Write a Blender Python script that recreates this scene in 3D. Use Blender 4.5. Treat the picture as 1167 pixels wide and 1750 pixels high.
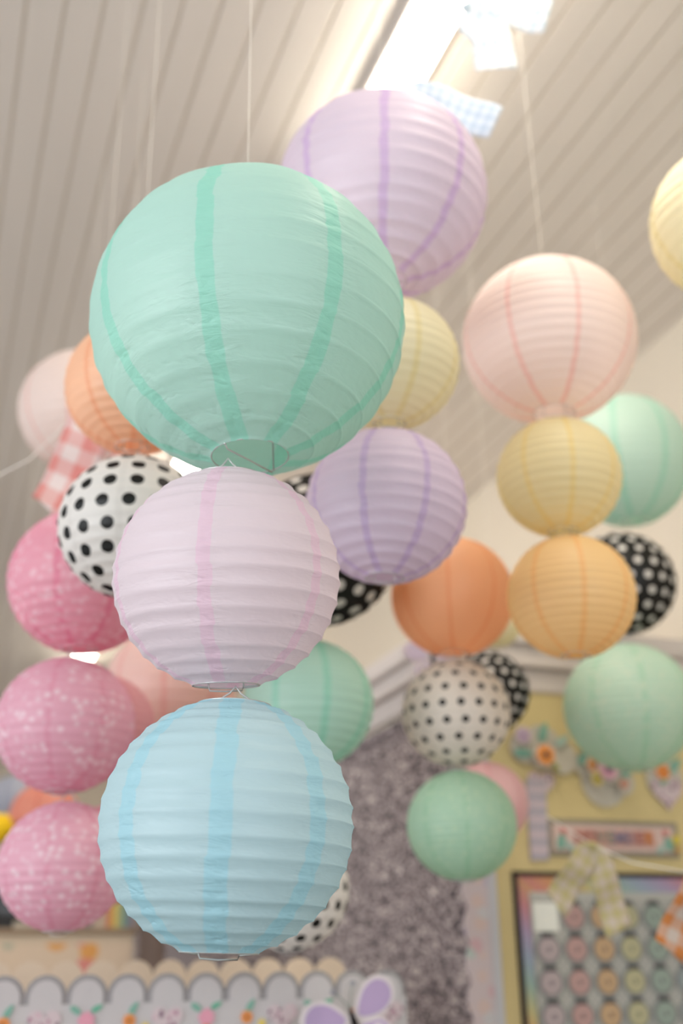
import bpy, bmesh, math, random
import numpy as np
from mathutils import Vector, Matrix, Euler
random.seed(7)
PI = math.pi
for o in list(bpy.data.objects):
    bpy.data.objects.remove(o)
SC = bpy.context.scene
COL = SC.collection

# ------------------------------------------------------------------ camera
F = 1900.0                       # focal length in pixels of the 1167x1750 frame
PITCH, ROLL = math.radians(22.5), math.radians(-1.0)
CAM = Vector((0, 0, 1.30))
RM = (Matrix.Rotation(PI/2 + PITCH, 3, 'X') @ Matrix.Rotation(ROLL, 3, 'Z'))
cd = bpy.data.cameras.new('camera'); cam = bpy.data.objects.new('camera', cd); COL.objects.link(cam)
cam.matrix_world = Matrix.Translation(CAM) @ RM.to_4x4()
cd.sensor_fit = 'VERTICAL'; cd.sensor_height = 36.0; cd.lens = F/1750*36.0
cd.clip_start = 0.02; cd.clip_end = 60
cd.dof.use_dof = True; cd.dof.focus_distance = 1.19; cd.dof.aperture_fstop = 2.4
SC.camera = cam

def ray(px, py):
    return RM @ Vector(((px-583.5)/F, (875-py)/F, -1.0))
def at(px, py, depth):
    return CAM + ray(px, py)*depth

# ------------------------------------------------------------------ light and exposure
SC.view_settings.view_transform = 'Standard'
try: SC.view_settings.look = 'None'
except Exception: pass
SC.view_settings.gamma = 1.0
SC.view_settings.exposure = 1.08
w = bpy.data.worlds.new('world'); SC.world = w; w.use_nodes = True
nt = w.node_tree
bgn = nt.nodes['Background']
bgn.inputs[0].default_value = (0.93, 0.965, 1.0, 1); bgn.inputs[1].default_value = 0.72

def area(name, loc, target, sx, sy, power, colour):
    l = bpy.data.lights.new(name, 'AREA'); l.shape = 'RECTANGLE'; l.size = sx; l.size_y = sy
    l.energy = power; l.color = colour
    o = bpy.data.objects.new(name, l); COL.objects.link(o); o.location = loc
    o.rotation_euler = (Vector(target)-Vector(loc)).to_track_quat('-Z', 'Y').to_euler()
    return o
area('window_daylight', (-3.6, -1.5, 2.0), (0.2, 2.2, 1.9), 3.0, 1.6, 42, (0.92, 0.965, 1.0))
area('window_daylight', (2.6, -3.0, 2.3), (0.3, 2.2, 1.9), 2.0, 1.4, 12, (0.92, 0.96, 1.0))

# ------------------------------------------------------------------ room axes (A runs along the boards, B across them)
va = ray(-150, 1600); va.z = 0; A = va.normalized(); B = Vector((A.y, -A.x, 0))
ROT = math.atan2(B.y, B.x)
def W(q, a, z): return B*q + A*a + Vector((0, 0, z))
def on_face(px, py, a0):
    d = ray(px, py); t = a0/d.dot(A); p = CAM + d*t
    return p.dot(B), p.z
CEIL = 1.30 + 2.2

# ------------------------------------------------------------------ colours and materials
def srgb(r, g, b):
    f = lambda c: (c/255/12.92) if c/255 <= 0.04045 else ((c/255+0.055)/1.055)**2.4
    return (f(r), f(g), f(b), 1)
_m = {}
def mat(name, col, rough=0.8, metallic=0.0, emit=None, bump=0.0, bscale=60, vary=0.0):
    if name in _m: return _m[name]
    m = bpy.data.materials.new(name); m.use_nodes = True; t = m.node_tree; p = t.nodes['Principled BSDF']
    c = srgb(*col)
    p.inputs['Base Color'].default_value = c
    p.inputs['Roughness'].default_value = rough; p.inputs['Metallic'].default_value = metallic
    if rough > .6: p.inputs['Specular IOR Level'].default_value = 0.2
    tc = t.nodes.new('ShaderNodeTexCoord'); n = t.nodes.new('ShaderNodeTexNoise')
    n.inputs['Scale'].default_value = bscale; t.links.new(tc.outputs['Object'], n.inputs['Vector'])
    if vary:
        mx = t.nodes.new('ShaderNodeMix'); mx.data_type = 'RGBA'
        mx.inputs[6].default_value = c; mx.inputs[7].default_value = tuple(x*(1-vary) for x in c[:3])+(1,)
        t.links.new(n.outputs['Fac'], mx.inputs[0]); t.links.new(mx.outputs[2], p.inputs['Base Color'])
    if bump:
        b = t.nodes.new('ShaderNodeBump'); b.inputs['Strength'].default_value = bump; b.inputs['Distance'].default_value = 0.01
        t.links.new(n.outputs['Fac'], b.inputs['Height']); t.links.new(b.outputs[0], p.inputs['Normal'])
    if emit:
        p.inputs['Emission Color'].default_value = srgb(*emit[0]); p.inputs['Emission Strength'].default_value = emit[1]
    _m[name] = m
    return m

def nmath(t, op, a, b=None, c=None, clamp=False):
    n = t.nodes.new('ShaderNodeMath'); n.operation = op; n.use_clamp = clamp
    for i, v in enumerate((a, b, c)):
        if v is None: continue
        if isinstance(v, (int, float)): n.inputs[i].default_value = v
        else: t.links.new(v, n.inputs[i])
    return n.outputs[0]
def nmix(t, fac, a, b):
    n = t.nodes.new('ShaderNodeMix'); n.data_type = 'RGBA'
    for i, v in ((0, fac), (6, a), (7, b)):
        if isinstance(v, (int, float)): n.inputs[i].default_value = v
        elif isinstance(v, tuple): n.inputs[i].default_value = v
        else: t.links.new(v, n.inputs[i])
    return n.outputs[2]
def nstep(t, v, lo, hi):
    n = t.nodes.new('ShaderNodeMapRange'); n.interpolation_type = 'SMOOTHSTEP'
    t.links.new(v, n.inputs[0]); n.inputs[1].default_value = lo; n.inputs[2].default_value = hi
    n.inputs[3].default_value = 0; n.inputs[4].default_value = 1
    return n.outputs[0]
def nattr(t, name):
    n = t.nodes.new('ShaderNodeAttribute'); n.attribute_name = name; return n.outputs['Fac']

def paper(name, col, seam, pattern='plain', mark=None, trans=0.42, seamw=0.045, near=False):
    """thin lantern paper: diffuse + translucent, glued double seams, printed dots or pressed flecks"""
    if name in _m: return _m[name]
    m = bpy.data.materials.new(name); m.use_nodes = True; t = m.node_tree
    t.nodes.remove(t.nodes['Principled BSDF']); out = t.nodes['Material Output']
    tc = t.nodes.new('ShaderNodeTexCoord')
    base = srgb(*col)
    sm = nattr(t, 'seam')
    k = nmath(t, 'SUBTRACT', 1.0, nstep(t, sm, seamw*0.85, seamw*1.1))
    c = nmix(t, k, base, srgb(*seam))
    n = t.nodes.new('ShaderNodeTexNoise'); n.inputs['Scale'].default_value = 9; n.inputs['Detail'].default_value = 3
    t.links.new(tc.outputs['Object'], n.inputs['Vector'])
    c = nmix(t, nmath(t, 'MULTIPLY', n.outputs['Fac'], 0.22), c, srgb(*[min(255, x*1.03+6) for x in col]))
    if pattern == 'dots':
        d = nattr(t, 'dot'); c = nmix(t, nmath(t, 'SUBTRACT', 1.0, nstep(t, d, 0.98, 1.04)), c, srgb(*mark))
    if pattern == 'flecks':
        v = t.nodes.new('ShaderNodeTexVoronoi'); v.inputs['Scale'].default_value = 62; v.inputs['Randomness'].default_value = 1.0
        t.links.new(tc.outputs['Object'], v.inputs['Vector'])
        n3 = t.nodes.new('ShaderNodeTexNoise'); n3.inputs['Scale'].default_value = 26; n3.inputs['Detail'].default_value = 4
        t.links.new(tc.outputs['Object'], n3.inputs['Vector'])
        f = nmath(t, 'MULTIPLY', nmath(t, 'SUBTRACT', 1.0, nstep(t, v.outputs['Distance'], 0.22, 0.5)), nstep(t, n3.outputs['Fac'], 0.36, 0.54))
        c = nmix(t, f, c, srgb(*mark))
    # crumple
    mp = t.nodes.new('ShaderNodeMapping'); mp.inputs['Scale'].default_value = (16, 16, 70)
    t.links.new(tc.outputs['Object'], mp.inputs['Vector'])
    n2 = t.nodes.new('ShaderNodeTexNoise'); n2.inputs['Scale'].default_value = 1.6; n2.inputs['Detail'].default_value = 5
    n2.inputs['Distortion'].default_value = 1.2
    t.links.new(mp.outputs[0], n2.inputs['Vector'])
    b = t.nodes.new('ShaderNodeBump'); b.inputs['Strength'].default_value = 0.30 if near else 0.18; b.inputs['Distance'].default_value = 0.006
    near_seam = nmath(t, 'SUBTRACT', 1.25, nstep(t, sm, 0.02, 0.22))
    t.links.new(nmath(t, 'MULTIPLY', n2.outputs['Fac'], near_seam), b.inputs['Height'])
    dif = t.nodes.new('ShaderNodeBsdfDiffuse'); tr = t.nodes.new('ShaderNodeBsdfTranslucent'); mx = t.nodes.new('ShaderNodeMixShader')
    for s in (dif, tr):
        t.links.new(c, s.inputs['Color']); t.links.new(b.outputs[0], s.inputs['Normal'])
    mx.inputs[0].default_value = trans
    t.links.new(dif.outputs[0], mx.inputs[1]); t.links.new(tr.outputs[0], mx.inputs[2])
    gl = t.nodes.new('ShaderNodeBsdfGlossy'); gl.inputs['Roughness'].default_value = 0.42
    t.links.new(b.outputs[0], gl.inputs['Normal'])
    m2 = t.nodes.new('ShaderNodeMixShader'); m2.inputs[0].default_value = 0.035
    t.links.new(mx.outputs[0], m2.inputs[1]); t.links.new(gl.outputs[0], m2.inputs[2])
    t.links.new(m2.outputs[0], out.inputs['Surface'])
    _m[name] = m
    return m

# ------------------------------------------------------------------ object helpers
def empty(name, loc=(0, 0, 0), rot=(0, 0, 0), label=None, cat=None, group=None):
    o = bpy.data.objects.new(name, None); COL.objects.link(o)
    o.location = loc; o.rotation_euler = rot; o.empty_display_size = 0.05
    if label: o['label'] = label
    if cat: o['category'] = cat
    if group: o['group'] = group
    return o
def tag(o, label, cat, group=None):
    o['label'] = label; o['category'] = cat
    if group: o['group'] = group
    return o
def mesh_obj(name, verts, faces, m, parent=None, smooth=False):
    me = bpy.data.meshes.new(name); me.from_pydata([tuple(v) for v in verts], [], faces); me.update()
    bm = bmesh.new(); bm.from_mesh(me); bmesh.ops.recalc_face_normals(bm, faces=bm.faces); bm.to_mesh(me); bm.free()
    if smooth: me.polygons.foreach_set('use_smooth', [True]*len(me.polygons))
    o = bpy.data.objects.new(name, me); COL.objects.link(o)
    if m: me.materials.append(m)
    if parent: o.parent = parent
    return o
class MB:
    def __init__(s): s.v = []; s.f = []; s.mi = []; s.mats = []
    def _i(s, m):
        if m not in s.mats: s.mats.append(m)
        return s.mats.index(m)
    def raw(s, v, f, m=None):
        o = len(s.v); s.v += [tuple(x) for x in v]; s.f += [[i+o for i in q] for q in f]; s.mi += [s._i(m)]*len(f)
    def box(s, x0, x1, y0, y1, z0, z1, m=None):
        v = [(x, y, z) for z in (z0, z1) for y in (y0, y1) for x in (x0, x1)]
        s.raw(v, [(0, 2, 3, 1), (4, 5, 7, 6), (0, 1, 5, 4), (2, 6, 7, 3), (0, 4, 6, 2), (1, 3, 7, 5)], m)
    def prism_y(s, pts, y0, y1, m=None):
        """polygon in x,z extruded along y"""
        n = len(pts)
        v = [(x, y0, z) for x, z in pts] + [(x, y1, z) for x, z in pts]
        f = [tuple(range(n)), tuple(range(2*n-1, n-1, -1))] + [(i, (i+1) % n, n+(i+1) % n, n+i) for i in range(n)]
        s.raw(v, f, m)
    def tube(s, pts, r, m=None, n=6, closed=False):
        pts = [Vector(p) for p in pts]; k = len(pts); v = []
        for i, p in enumerate(pts):
            if closed: d = pts[(i+1) % k]-pts[i-1]
            else: d = pts[min(i+1, k-1)]-pts[max(i-1, 0)]
            d = d.normalized() if d.length > 1e-9 else Vector((0, 0, 1))
            a = d.cross(Vector((0, 0, 1)));
            if a.length < 0.15: a = d.cross(Vector((1, 0, 0)))
            a.normalize(); b2 = d.cross(a)
            for j in range(n):
                q = 2*PI*j/n; v.append(p + a*(r*math.cos(q)) + b2*(r*math.sin(q)))
        f = []
        for i in range(k if closed else k-1):
            i2 = (i+1) % k
            for j in range(n): f.append((i*n+j, i*n+(j+1) % n, i2*n+(j+1) % n, i2*n+j))
        if not closed: f += [tuple(range(n-1, -1, -1)), tuple((k-1)*n+j for j in range(n))]
        s.raw(v, f, m)
    def build(s, name, parent=None, smooth=False, bevel=0):
        me = bpy.data.meshes.new(name); me.from_pydata(s.v, [], s.f); me.update()
        me.polygons.foreach_set('material_index', s.mi)
        bm = bmesh.new(); bm.from_mesh(me); bmesh.ops.recalc_face_normals(bm, faces=bm.faces); bm.to_mesh(me); bm.free()
        if smooth: me.polygons.foreach_set('use_smooth', [True]*len(me.polygons))
        for m in s.mats: me.materials.append(m)
        o = bpy.data.objects.new(name, me); COL.objects.link(o)
        if parent: o.parent = parent
        if bevel:
            b = o.modifiers.new('bevel', 'BEVEL'); b.width = bevel; b.segments = 2; b.limit_method = 'ANGLE'
        return o
def structure(o): o['kind'] = 'structure'; return o
def in_room(o, q, a, z):
    o.location = W(q, a, z); o.rotation_euler = (0, 0, ROT); return o

# ------------------------------------------------------------------ the room
wall_m = mat('cream_wall_paint', (216, 206, 190), 0.85, bump=0.03, bscale=40, vary=0.05)
trim_m = mat('off_white_trim_paint', (214, 204, 198), 0.6)
def ceiling_material():
    m = bpy.data.materials.new('cream_ceiling_boards'); m.use_nodes = True; t = m.node_tree; p = t.nodes['Principled BSDF']
    p.inputs['Roughness'].default_value = 0.55; p.inputs['Specular IOR Level'].default_value = 0.25
    tc = t.nodes.new('ShaderNodeTexCoord'); sp = t.nodes.new('ShaderNodeSeparateXYZ'); t.links.new(tc.outputs['Object'], sp.inputs[0])
    mp = t.nodes.new('ShaderNodeMapping'); mp.inputs['Scale'].default_value = (9, 0.6, 1); t.links.new(tc.outputs['Object'], mp.inputs[0])
    n = t.nodes.new('ShaderNodeTexNoise'); n.inputs['Scale'].default_value = 1.3; n.inputs['Detail'].default_value = 4; t.links.new(mp.outputs[0], n.inputs[0])
    c = nmix(t, n.outputs['Fac'], srgb(230, 224, 217), srgb(220, 214, 207))
    mp2 = t.nodes.new('ShaderNodeMapping'); mp2.inputs['Scale'].default_value = (1, 0.75, 1); t.links.new(tc.outputs['Object'], mp2.inputs[0])
    v = t.nodes.new('ShaderNodeTexVoronoi'); v.inputs['Scale'].default_value = 1.9; t.links.new(mp2.outputs[0], v.inputs[0])
    k = nmath(t, 'SUBTRACT', 1.0, nstep(t, v.outputs['Distance'], 0.02, 0.05))
    c = nmix(t, nmath(t, 'MULTIPLY', k, 0.55), c, srgb(150, 126, 92))
    fr = nmath(t, 'PINGPONG', sp.outputs[0], 0.045)
    g = nmath(t, 'SUBTRACT', 1.0, nstep(t, fr, 0.004, 0.008))
    c = nmix(t, nmath(t, 'MULTIPLY', g, 0.35), c, srgb(176, 162, 140))
    t.links.new(c, p.inputs['Base Color'])
    return m
Q0, Q1, A0, A1 = -5.0, 2.4, -3.5, 13.0
PB = 0.09
v, f = [], []
n_b = int(round((Q1-Q0+0.1)/PB)); prof = []
for i in range(n_b+1):
    x = -55*PB + i*PB
    prof += [(x-0.005, 0), (x, 0.0035), (x+0.005, 0)]
for x, z in prof: v += [(x, A0, CEIL+z), (x, A1, CEIL+z)]
for i in range(len(prof)-1): f.append((2*i, 2*i+2, 2*i+3, 2*i+1))
xs = (prof[0][0], prof[-1][0]); k = len(v)
v += [(xs[0], A0, CEIL+.12), (xs[0], A1, CEIL+.12), (xs[1], A0, CEIL+.12), (xs[1], A1, CEIL+.12)]
f.append((k, k+1, k+3, k+2))
me = bpy.data.meshes.new('ceiling'); me.from_pydata(v, [], f); me.update()
ceil = bpy.data.objects.new('ceiling', me); COL.objects.link(ceil); me.materials.append(ceiling_material())
ceil.rotation_euler = (0, 0, ROT); structure(ceil)

b = MB(); b.box(Q0-.1, Q1+.1, A0, A1, -0.1, 0, mat('grey_beige_carpet', (140, 134, 128), 0.95, bump=0.3, bscale=300)); o = b.build('floor'); o.rotation_euler = (0, 0, ROT); structure(o)
b = MB(); b.box(Q1, Q1+.12, A0, A1, 0, CEIL+.03, wall_m); o = b.build('wall_right'); o.rotation_euler = (0, 0, ROT); structure(o)
b = MB(); b.box(Q0, Q1, A1, A1+.12, 0, CEIL+.03, wall_m); o = b.build('wall_far'); o.rotation_euler = (0, 0, ROT); structure(o)

# projecting store-room block whose corner faces the camera
d = ray(772, 1078); QC = 1.30
t_ = QC/d.dot(B); AC = d.dot(A)*t_; ZC = CAM.z + d.z*t_
AE = A1-0.2
b = MB(); b.box(QC, Q1, AC, AE, 0, ZC, wall_m); o = b.build('wall_back'); o.rotation_euler = (0, 0, ROT); structure(o)
# moulding round its top
b = MB()
for (pr, z0, z1) in ((0.055, -0.035, 0.02), (0.035, -0.075, -0.035), (0.045, -0.095, -0.075), (0.018, -0.16, -0.095)):
    b.box(QC-pr, Q1-.001, AC-pr, AE, ZC+z0, ZC+z1, trim_m)
o = b.build('trim_1', bevel=0.006); o.rotation_euler = (0, 0, ROT); structure(o)
print('block corner', QC, AC, ZC)

# ------------------------------------------------------------------ ceiling light battens in one row
lit = mat('lit_diffuser', (255, 250, 240), 0.5, emit=((255, 244, 226), 16.0))
housing = mat('white_batten_housing', (205, 198, 190), 0.4)
def q_on_ceiling(px, py):
    d = ray(px, py); t = (CEIL-CAM.z)/d.z; p = CAM+d*t; return p.dot(B), p.dot(A)
ql, al = q_on_ceiling(655, 85); qr, ar = q_on_ceiling(745, 85)
QL = (ql+qr)/2; LW = (qr-ql)*0.9
print('light', ql, qr, al, ar)
lab = ['bright ceiling light batten above the large lilac lantern', 'ceiling light batten glimpsed between mint and white dotted lanterns',
       'ceiling light batten glinting above the leftmost pink lanterns', 'farthest ceiling light batten glowing at the left edge']
for i in range(4):
    a0 = 0.55 + 3.15*i; L = 2.05 if i == 0 else 1.5
    if i == 0: a0 = 0.4
    root = empty('ceiling_light', W(QL, a0+L/2, CEIL), (0, 0, ROT), lab[i], 'ceiling light', 'ceiling light battens in a row')
    b = MB(); b.box(-LW/2-.012, LW/2+.012, -L/2, L/2, -0.030, 0.0, housing); b.build('housing', root, bevel=.003)
    b = MB(); n = 12; pts = [(-LW/2*math.cos(PI*j/n), -0.028-0.040*math.sin(PI*j/n)**.6) for j in range(n+1)]
    b.prism_y(pts, -L/2+.02, L/2-.02, lit); b.build('diffuser', root)
    b = MB(); b.box(-LW/2-.014, LW/2+.014, -L/2-.012, -L/2+.02, -.072, 0, housing); b.build('end_cap', root, bevel=.003)
    b = MB(); b.box(-LW/2-.014, LW/2+.014, L/2-.02, L/2+.012, -.072, 0, housing); b.build('end_cap', root, bevel=.003)

# ------------------------------------------------------------------ paper lanterns
wire_m = mat('galvanised_wire', (196, 196, 194), 0.3, 0.7)
line_m = mat('clear_nylon_line', (222, 216, 206), 0.4)
def hash3(ix, iy, iz):
    h = (ix*374761393 + iy*668265263 + iz*2147483647) & 0xffffffff
    h = ((h ^ (h >> 13))*1274126177) & 0xffffffff
    return ((h ^ (h >> 16)) & 0xffff)/65535.0
def vnoise(p):
    i = np.floor(p).astype(np.int64); fr = p-i; u = fr*fr*(3-2*fr); r = 0
    for dx in (0, 1):
        for dy in (0, 1):
            for dz in (0, 1):
                w_ = (u[..., 0] if dx else 1-u[..., 0])*(u[..., 1] if dy else 1-u[..., 1])*(u[..., 2] if dz else 1-u[..., 2])
                r = r + w_*hash3(i[..., 0]+dx, i[..., 1]+dy, i[..., 2]+dz)
    return r
TS_NEAR = [0, .03, .06, .11, .2, .35, .5, .65, .8, .89, .94, .97]
TS_FAR = [0, .1, .3, .5, .7, .9]
def lantern_mesh(R, ribs=16, near=False, dots=None, seed=0, squash=0.975, opening=0.235, gores=8, phase=0.0, helix=True, sag=0.014):
    ts = TS_NEAR if near else TS_FAR
    N = 320 if near else (224 if dots else 128)
    K = ribs; k = len(ts); hx = 1 if helix else 0
    rr = []
    for i in range(-1 if helix else 0, K+1):
        for t in ts:
            rr.append(i+t)
            if i == K: break
    rr = np.array(rr); phi = np.linspace(0, 2*PI, N+1)
    S = rr[:, None] + hx*phi[None, :]/(2*PI)            # rib coordinate
    jit = (hash3(np.arange(-2, K+4)+seed*13, np.zeros(K+6, dtype=np.int64), np.zeros(K+6, dtype=np.int64)+3)-.5)*(0.22 if near else .10)
    ang = phi[None, :]
    SW = S + np.interp(S, np.arange(-2, K+4), jit)*np.clip(S, 0, 1)*np.clip(K-S, 0, 1) if not helix else S + np.interp(S, np.arange(-2, K+4), jit)*np.clip(np.minimum(S, K-S), 0, 1)
    Sc = np.clip(S, 0, K)
    vv = np.clip(SW, 0, K)/K
    th0 = math.asin(opening)
    TH = th0 + (PI-2*th0)*vv
    # the bands at both ends are a touch closer together
    PH = np.broadcast_to(phi[None, :], TH.shape)
    fr = Sc-np.floor(Sc); cell = np.floor(Sc)
    gore = np.floor((PH+phase)/(2*PI)*gores)
    rnd = hash3(cell.astype(np.int64)+seed*7, gore.astype(np.int64) % gores, np.zeros_like(cell, dtype=np.int64)+seed)
    x, y, z = np.sin(TH)*np.cos(PH), np.sin(TH)*np.sin(PH), np.cos(TH)
    P = np.stack([x, y, z], -1)
    g = (PH+phase)/(2*PI)*gores; dg = np.abs(g-np.round(g))
    dgs = (g-np.round(g))*2*PI/gores*np.maximum(np.sin(TH), .05)
    jc = hash3(cell.astype(np.int64)+seed, np.round(g).astype(np.int64) % gores, np.zeros_like(cell, dtype=np.int64)+5)-.5
    seam = np.abs(dgs + (jc*0.022 if near else jc*.012))
    if near: seam = np.maximum(seam + 0.016*(vnoise(P*np.array([6, 6, 18])+seed*2.7)-.5), 0)
    bow = np.sin(PI*np.clip(fr, 0, 1))**1.15
    crisp = np.exp(-(np.minimum(fr, 1-fr)/(0.035 if near else .06))**2)*((1.3 if sag > .008 else 1.9) if near else 1)
    r = 1 - (sag if near else 0.012)*bow*(16.0/K)*(.75+.5*rnd) + 0.0030*crisp
    # paper chords between seams: slightly flat
    r = r - 0.004*(1-np.minimum(dg*5, 1))
    if near:
        q1 = vnoise(P*np.array([5, 5, 24])+seed*3.1)-.5; q2 = vnoise(P*np.array([11, 11, 60])+seed)-.5
        rot = np.stack([P[..., 0]*12, P[..., 1]*12, P[..., 2]*34+P[..., 0]*14], -1); q3 = np.abs(vnoise(rot+9.3+seed)-.5)
        amp = 0.6 + 1.3*np.exp(-(seam/0.11)**2)
        r = r + 0.0012*np.exp(-(seam/.05)**6)
        r = r + bow**.5*amp*(0.006*q1 + 0.0035*q2 - 0.006*np.exp(-(q3/0.05)**2)*0.6)
        r = r + 0.006*(vnoise(P*2.2+seed*5)-.5)
    P = P*r[..., None]; P[..., 2] *= squash; P *= R
    rows = len(rr); V = P.reshape(-1, 3)
    idx = np.arange(rows*(N+1)).reshape(rows, N+1)
    a, b_, c, d_ = idx[:-1, :-1], idx[:-1, 1:], idx[1:, 1:], idx[1:, :-1]
    Fq = np.stack([a, d_, c, b_], -1).reshape(-1, 4)
    keep = np.abs(Sc.reshape(-1)[Fq].max(1)-Sc.reshape(-1)[Fq].min(1)) > 1e-6
    Fq = Fq[keep]
    me = bpy.data.meshes.new('shade')
    me.from_pydata(V.tolist(), [], Fq.tolist()); me.update()
    at_ = me.attributes.new('seam', 'FLOAT', 'POINT'); at_.data.foreach_set('value', seam.reshape(-1).astype(np.float32))
    if dots:
        spacing, rad, dphase = dots
        cs = []; rows_n = int(PI/spacing/0.87)
        for i in range(rows_n+1):
            th = PI*i/rows_n; n = max(1, int(round(2*PI*math.sin(th)/spacing)))
            for j in range(n):
                ph = 2*PI*(j+(i % 2)*.5)/n + dphase
                cs.append((math.sin(th)*math.cos(ph), math.sin(th)*math.sin(ph), math.cos(th)))
        cs = np.array(cs); U = np.stack([x, y, z], -1).reshape(-1, 3)
        dm = np.full(len(U), 9.0)
        for c_ in cs: dm = np.minimum(dm, np.linalg.norm(U-c_, axis=1))
        ad = me.attributes.new('dot', 'FLOAT', 'POINT'); ad.data.foreach_set('value', np.minimum(dm/rad, 3).astype(np.float32))
    bm = bmesh.new(); bm.from_mesh(me)
    bmesh.ops.remove_doubles(bm, verts=bm.verts, dist=R*2e-4)
    bm.to_mesh(me); bm.free()
    me.polygons.foreach_set('use_smooth', [True]*len(me.polygons))
    return me

def lantern(label, px, py, rpx, depth, m, ribs=18, near=False, dots=None, tilt=(0, 0), turn=0.0, string=True, group=None, gores=8, uu=.52, squash=0.975, opening=0.235, seed=None, phase=0.0, sag=.014, spread=0.0):
    R = rpx*depth/F; c = at(px, py, depth)
    seed = seed if seed is not None else int(px+py)
    root = empty('paper_lantern', c, (math.radians(tilt[0]), math.radians(tilt[1]), math.radians(turn)), label, 'paper lantern', group)
    me = lantern_mesh(R, ribs, near, dots, seed % 97, squash, opening, gores=gores, phase=phase, sag=sag)
    sh = bpy.data.objects.new('shade', me); COL.objects.link(sh); me.materials.append(m); sh.parent = root
    ro = opening*R*1.0; zt = math.cos(math.asin(opening))*R*squash; wr = 0.0011
    b = MB()
    for s in (-1, 1):
        b = MB(); b.tube([(ro*math.cos(2*PI*j/40), ro*math.sin(2*PI*j/40), s*zt) for j in range(40)], wr*.8, wire_m, 6, True)
        b.build('rim_ring', root, True)
    # spreader: two uprights, a foot bar hooked under the lower rim, an arch and hanging loop on top
    u = ro*uu; zb = -zt-0.006; b = MB()
    b.tube([(-u, 0, zt), (-u, 0, zb+.004), (-u*.92, 0, zb), (0, -.002, zb-.001), (u*.92, 0, zb), (u, 0, zb+.004), (u, 0, zt)], wr, wire_m)
    b.tube([(-ro, 0, zt), (-u, 0, zt+.004), (-.006, 0, zt+.014), (0, 0, zt+.022), (.006, 0, zt+.014), (u, 0, zt+.004), (ro, 0, zt)], wr, wire_m)
    b.tube([(-u, 0, zb+.004), (-ro*1.02, 0, -zt)], wr, wire_m); b.tube([(u, 0, zb+.004), (ro*1.02, 0, -zt)], wr, wire_m)
    so_ = b.build('wire_spreader', root, True); so_.rotation_euler = (0, 0, math.radians(spread))
    if string:
        top = Matrix.Translation(c) @ root.rotation_euler.to_matrix().to_4x4() @ Vector((0, 0, zt+.02))
        inv = (Matrix.Translation(c) @ root.rotation_euler.to_matrix().to_4x4()).inverted()
        b = MB(); e = Vector((top.x, top.y, CEIL-0.001))
        b.tube([inv @ top, inv @ e], 0.0006, line_m); b.build('hanging_string', root)
    return root, R, c

MINT = paper('mint_paper', (198, 230, 221), (168, 228, 212), near=True, seamw=.052)
LILACPINK = paper('pale_pink_lilac_paper', (238, 226, 232), (242, 214, 230), near=True, seamw=.06)
BLUE = paper('powder_blue_paper', (202, 226, 232), (182, 226, 238), near=True, seamw=.085)
LILAC = paper('lilac_paper', (230, 216, 232), (212, 192, 226), seamw=.045)
LILAC2 = paper('lilac_paper_far', (227, 216, 228), (212, 188, 224), seamw=.04)
YELLOWP = paper('pale_yellow_paper', (244, 236, 206), (238, 226, 178))
YELLOW = paper('yellow_paper', (248, 236, 194), (248, 228, 160), seamw=.04)
BLUSH = paper('blush_paper', (243, 229, 223), (242, 200, 194), seamw=.028)
ORANGE = paper('orange_paper', (254, 202, 158), (250, 182, 134), seamw=.03)
AMBER = paper('amber_paper', (255, 223, 166), (254, 206, 140), seamw=.045)
PEACH = paper('peach_paper', (250, 208, 176), (246, 186, 148), seamw=.04)
TEAL = paper('sea_green_paper', (196, 230, 216), (166, 224, 204), seamw=.06)
MINTR = paper('light_mint_paper', (206, 230, 218), (178, 224, 206), seamw=.05)
MINTF = paper('flecked_mint_paper', (206, 232, 214), (188, 226, 202), 'flecks', (222, 236, 218))
MINTG = paper('flecked_green_paper', (188, 220, 196), (174, 214, 186), 'flecks', (200, 226, 200))
HOT = paper('flecked_rose_paper', (240, 176, 194), (236, 150, 176), 'flecks', (250, 214, 224), trans=.38, seamw=.05)
PINK = paper('flecked_pink_paper', (238, 186, 204), (234, 170, 192), 'flecks', (250, 224, 233), trans=.38)
ROSE = paper('rose_paper', (234, 180, 186), (228, 160, 170))
SALMON = paper('salmon_pink_paper', (246, 216, 208), (242, 196, 190), seamw=.05)
CORAL = paper('coral_paper', (240, 168, 148), (230, 146, 126))
PINKP = paper('pastel_pink_paper', (240, 204, 206), (236, 186, 192))
WDOT = paper('white_paper_black_dots', (244, 240, 236), (238, 234, 230), 'dots', (14, 14, 13), trans=.35)
WDOTS = paper('white_paper_small_black_dots', (238, 230, 220), (232, 224, 214), 'dots', (16, 16, 14), trans=.35)
BDOT = paper('black_paper_white_dots', (14, 14, 12), (10, 10, 9), 'dots', (226, 222, 216), trans=.10)

G = 'hanging paper lanterns'
# nearest column (X/Y tilts in degrees)
lantern('largest mint green paper lantern, topmost of the sharp front column', 425, 553, 266, 1.42, MINT, 15, True, None, (-1, -1.5), 0, group=G, sag=.004, spread=55, phase=math.radians(90+10), squash=.98, seed=3, uu=.97)
lantern('pale pink lilac paper lantern touching below the largest mint one', 388, 988, 193, 1.29, LILACPINK, 15, True, None, (8, 0), 0, False, G, squash=.985, opening=.29, phase=math.radians(90+5), gores=6, seed=11, sag=.012)
lantern('powder blue paper lantern, lowest of the sharp front column', 388, 1409, 217, 1.184, BLUE, 16, True, None, (1, 2.5), 0, False, G, squash=.985, opening=.30, phase=math.radians(90-3), seed=19)
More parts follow.
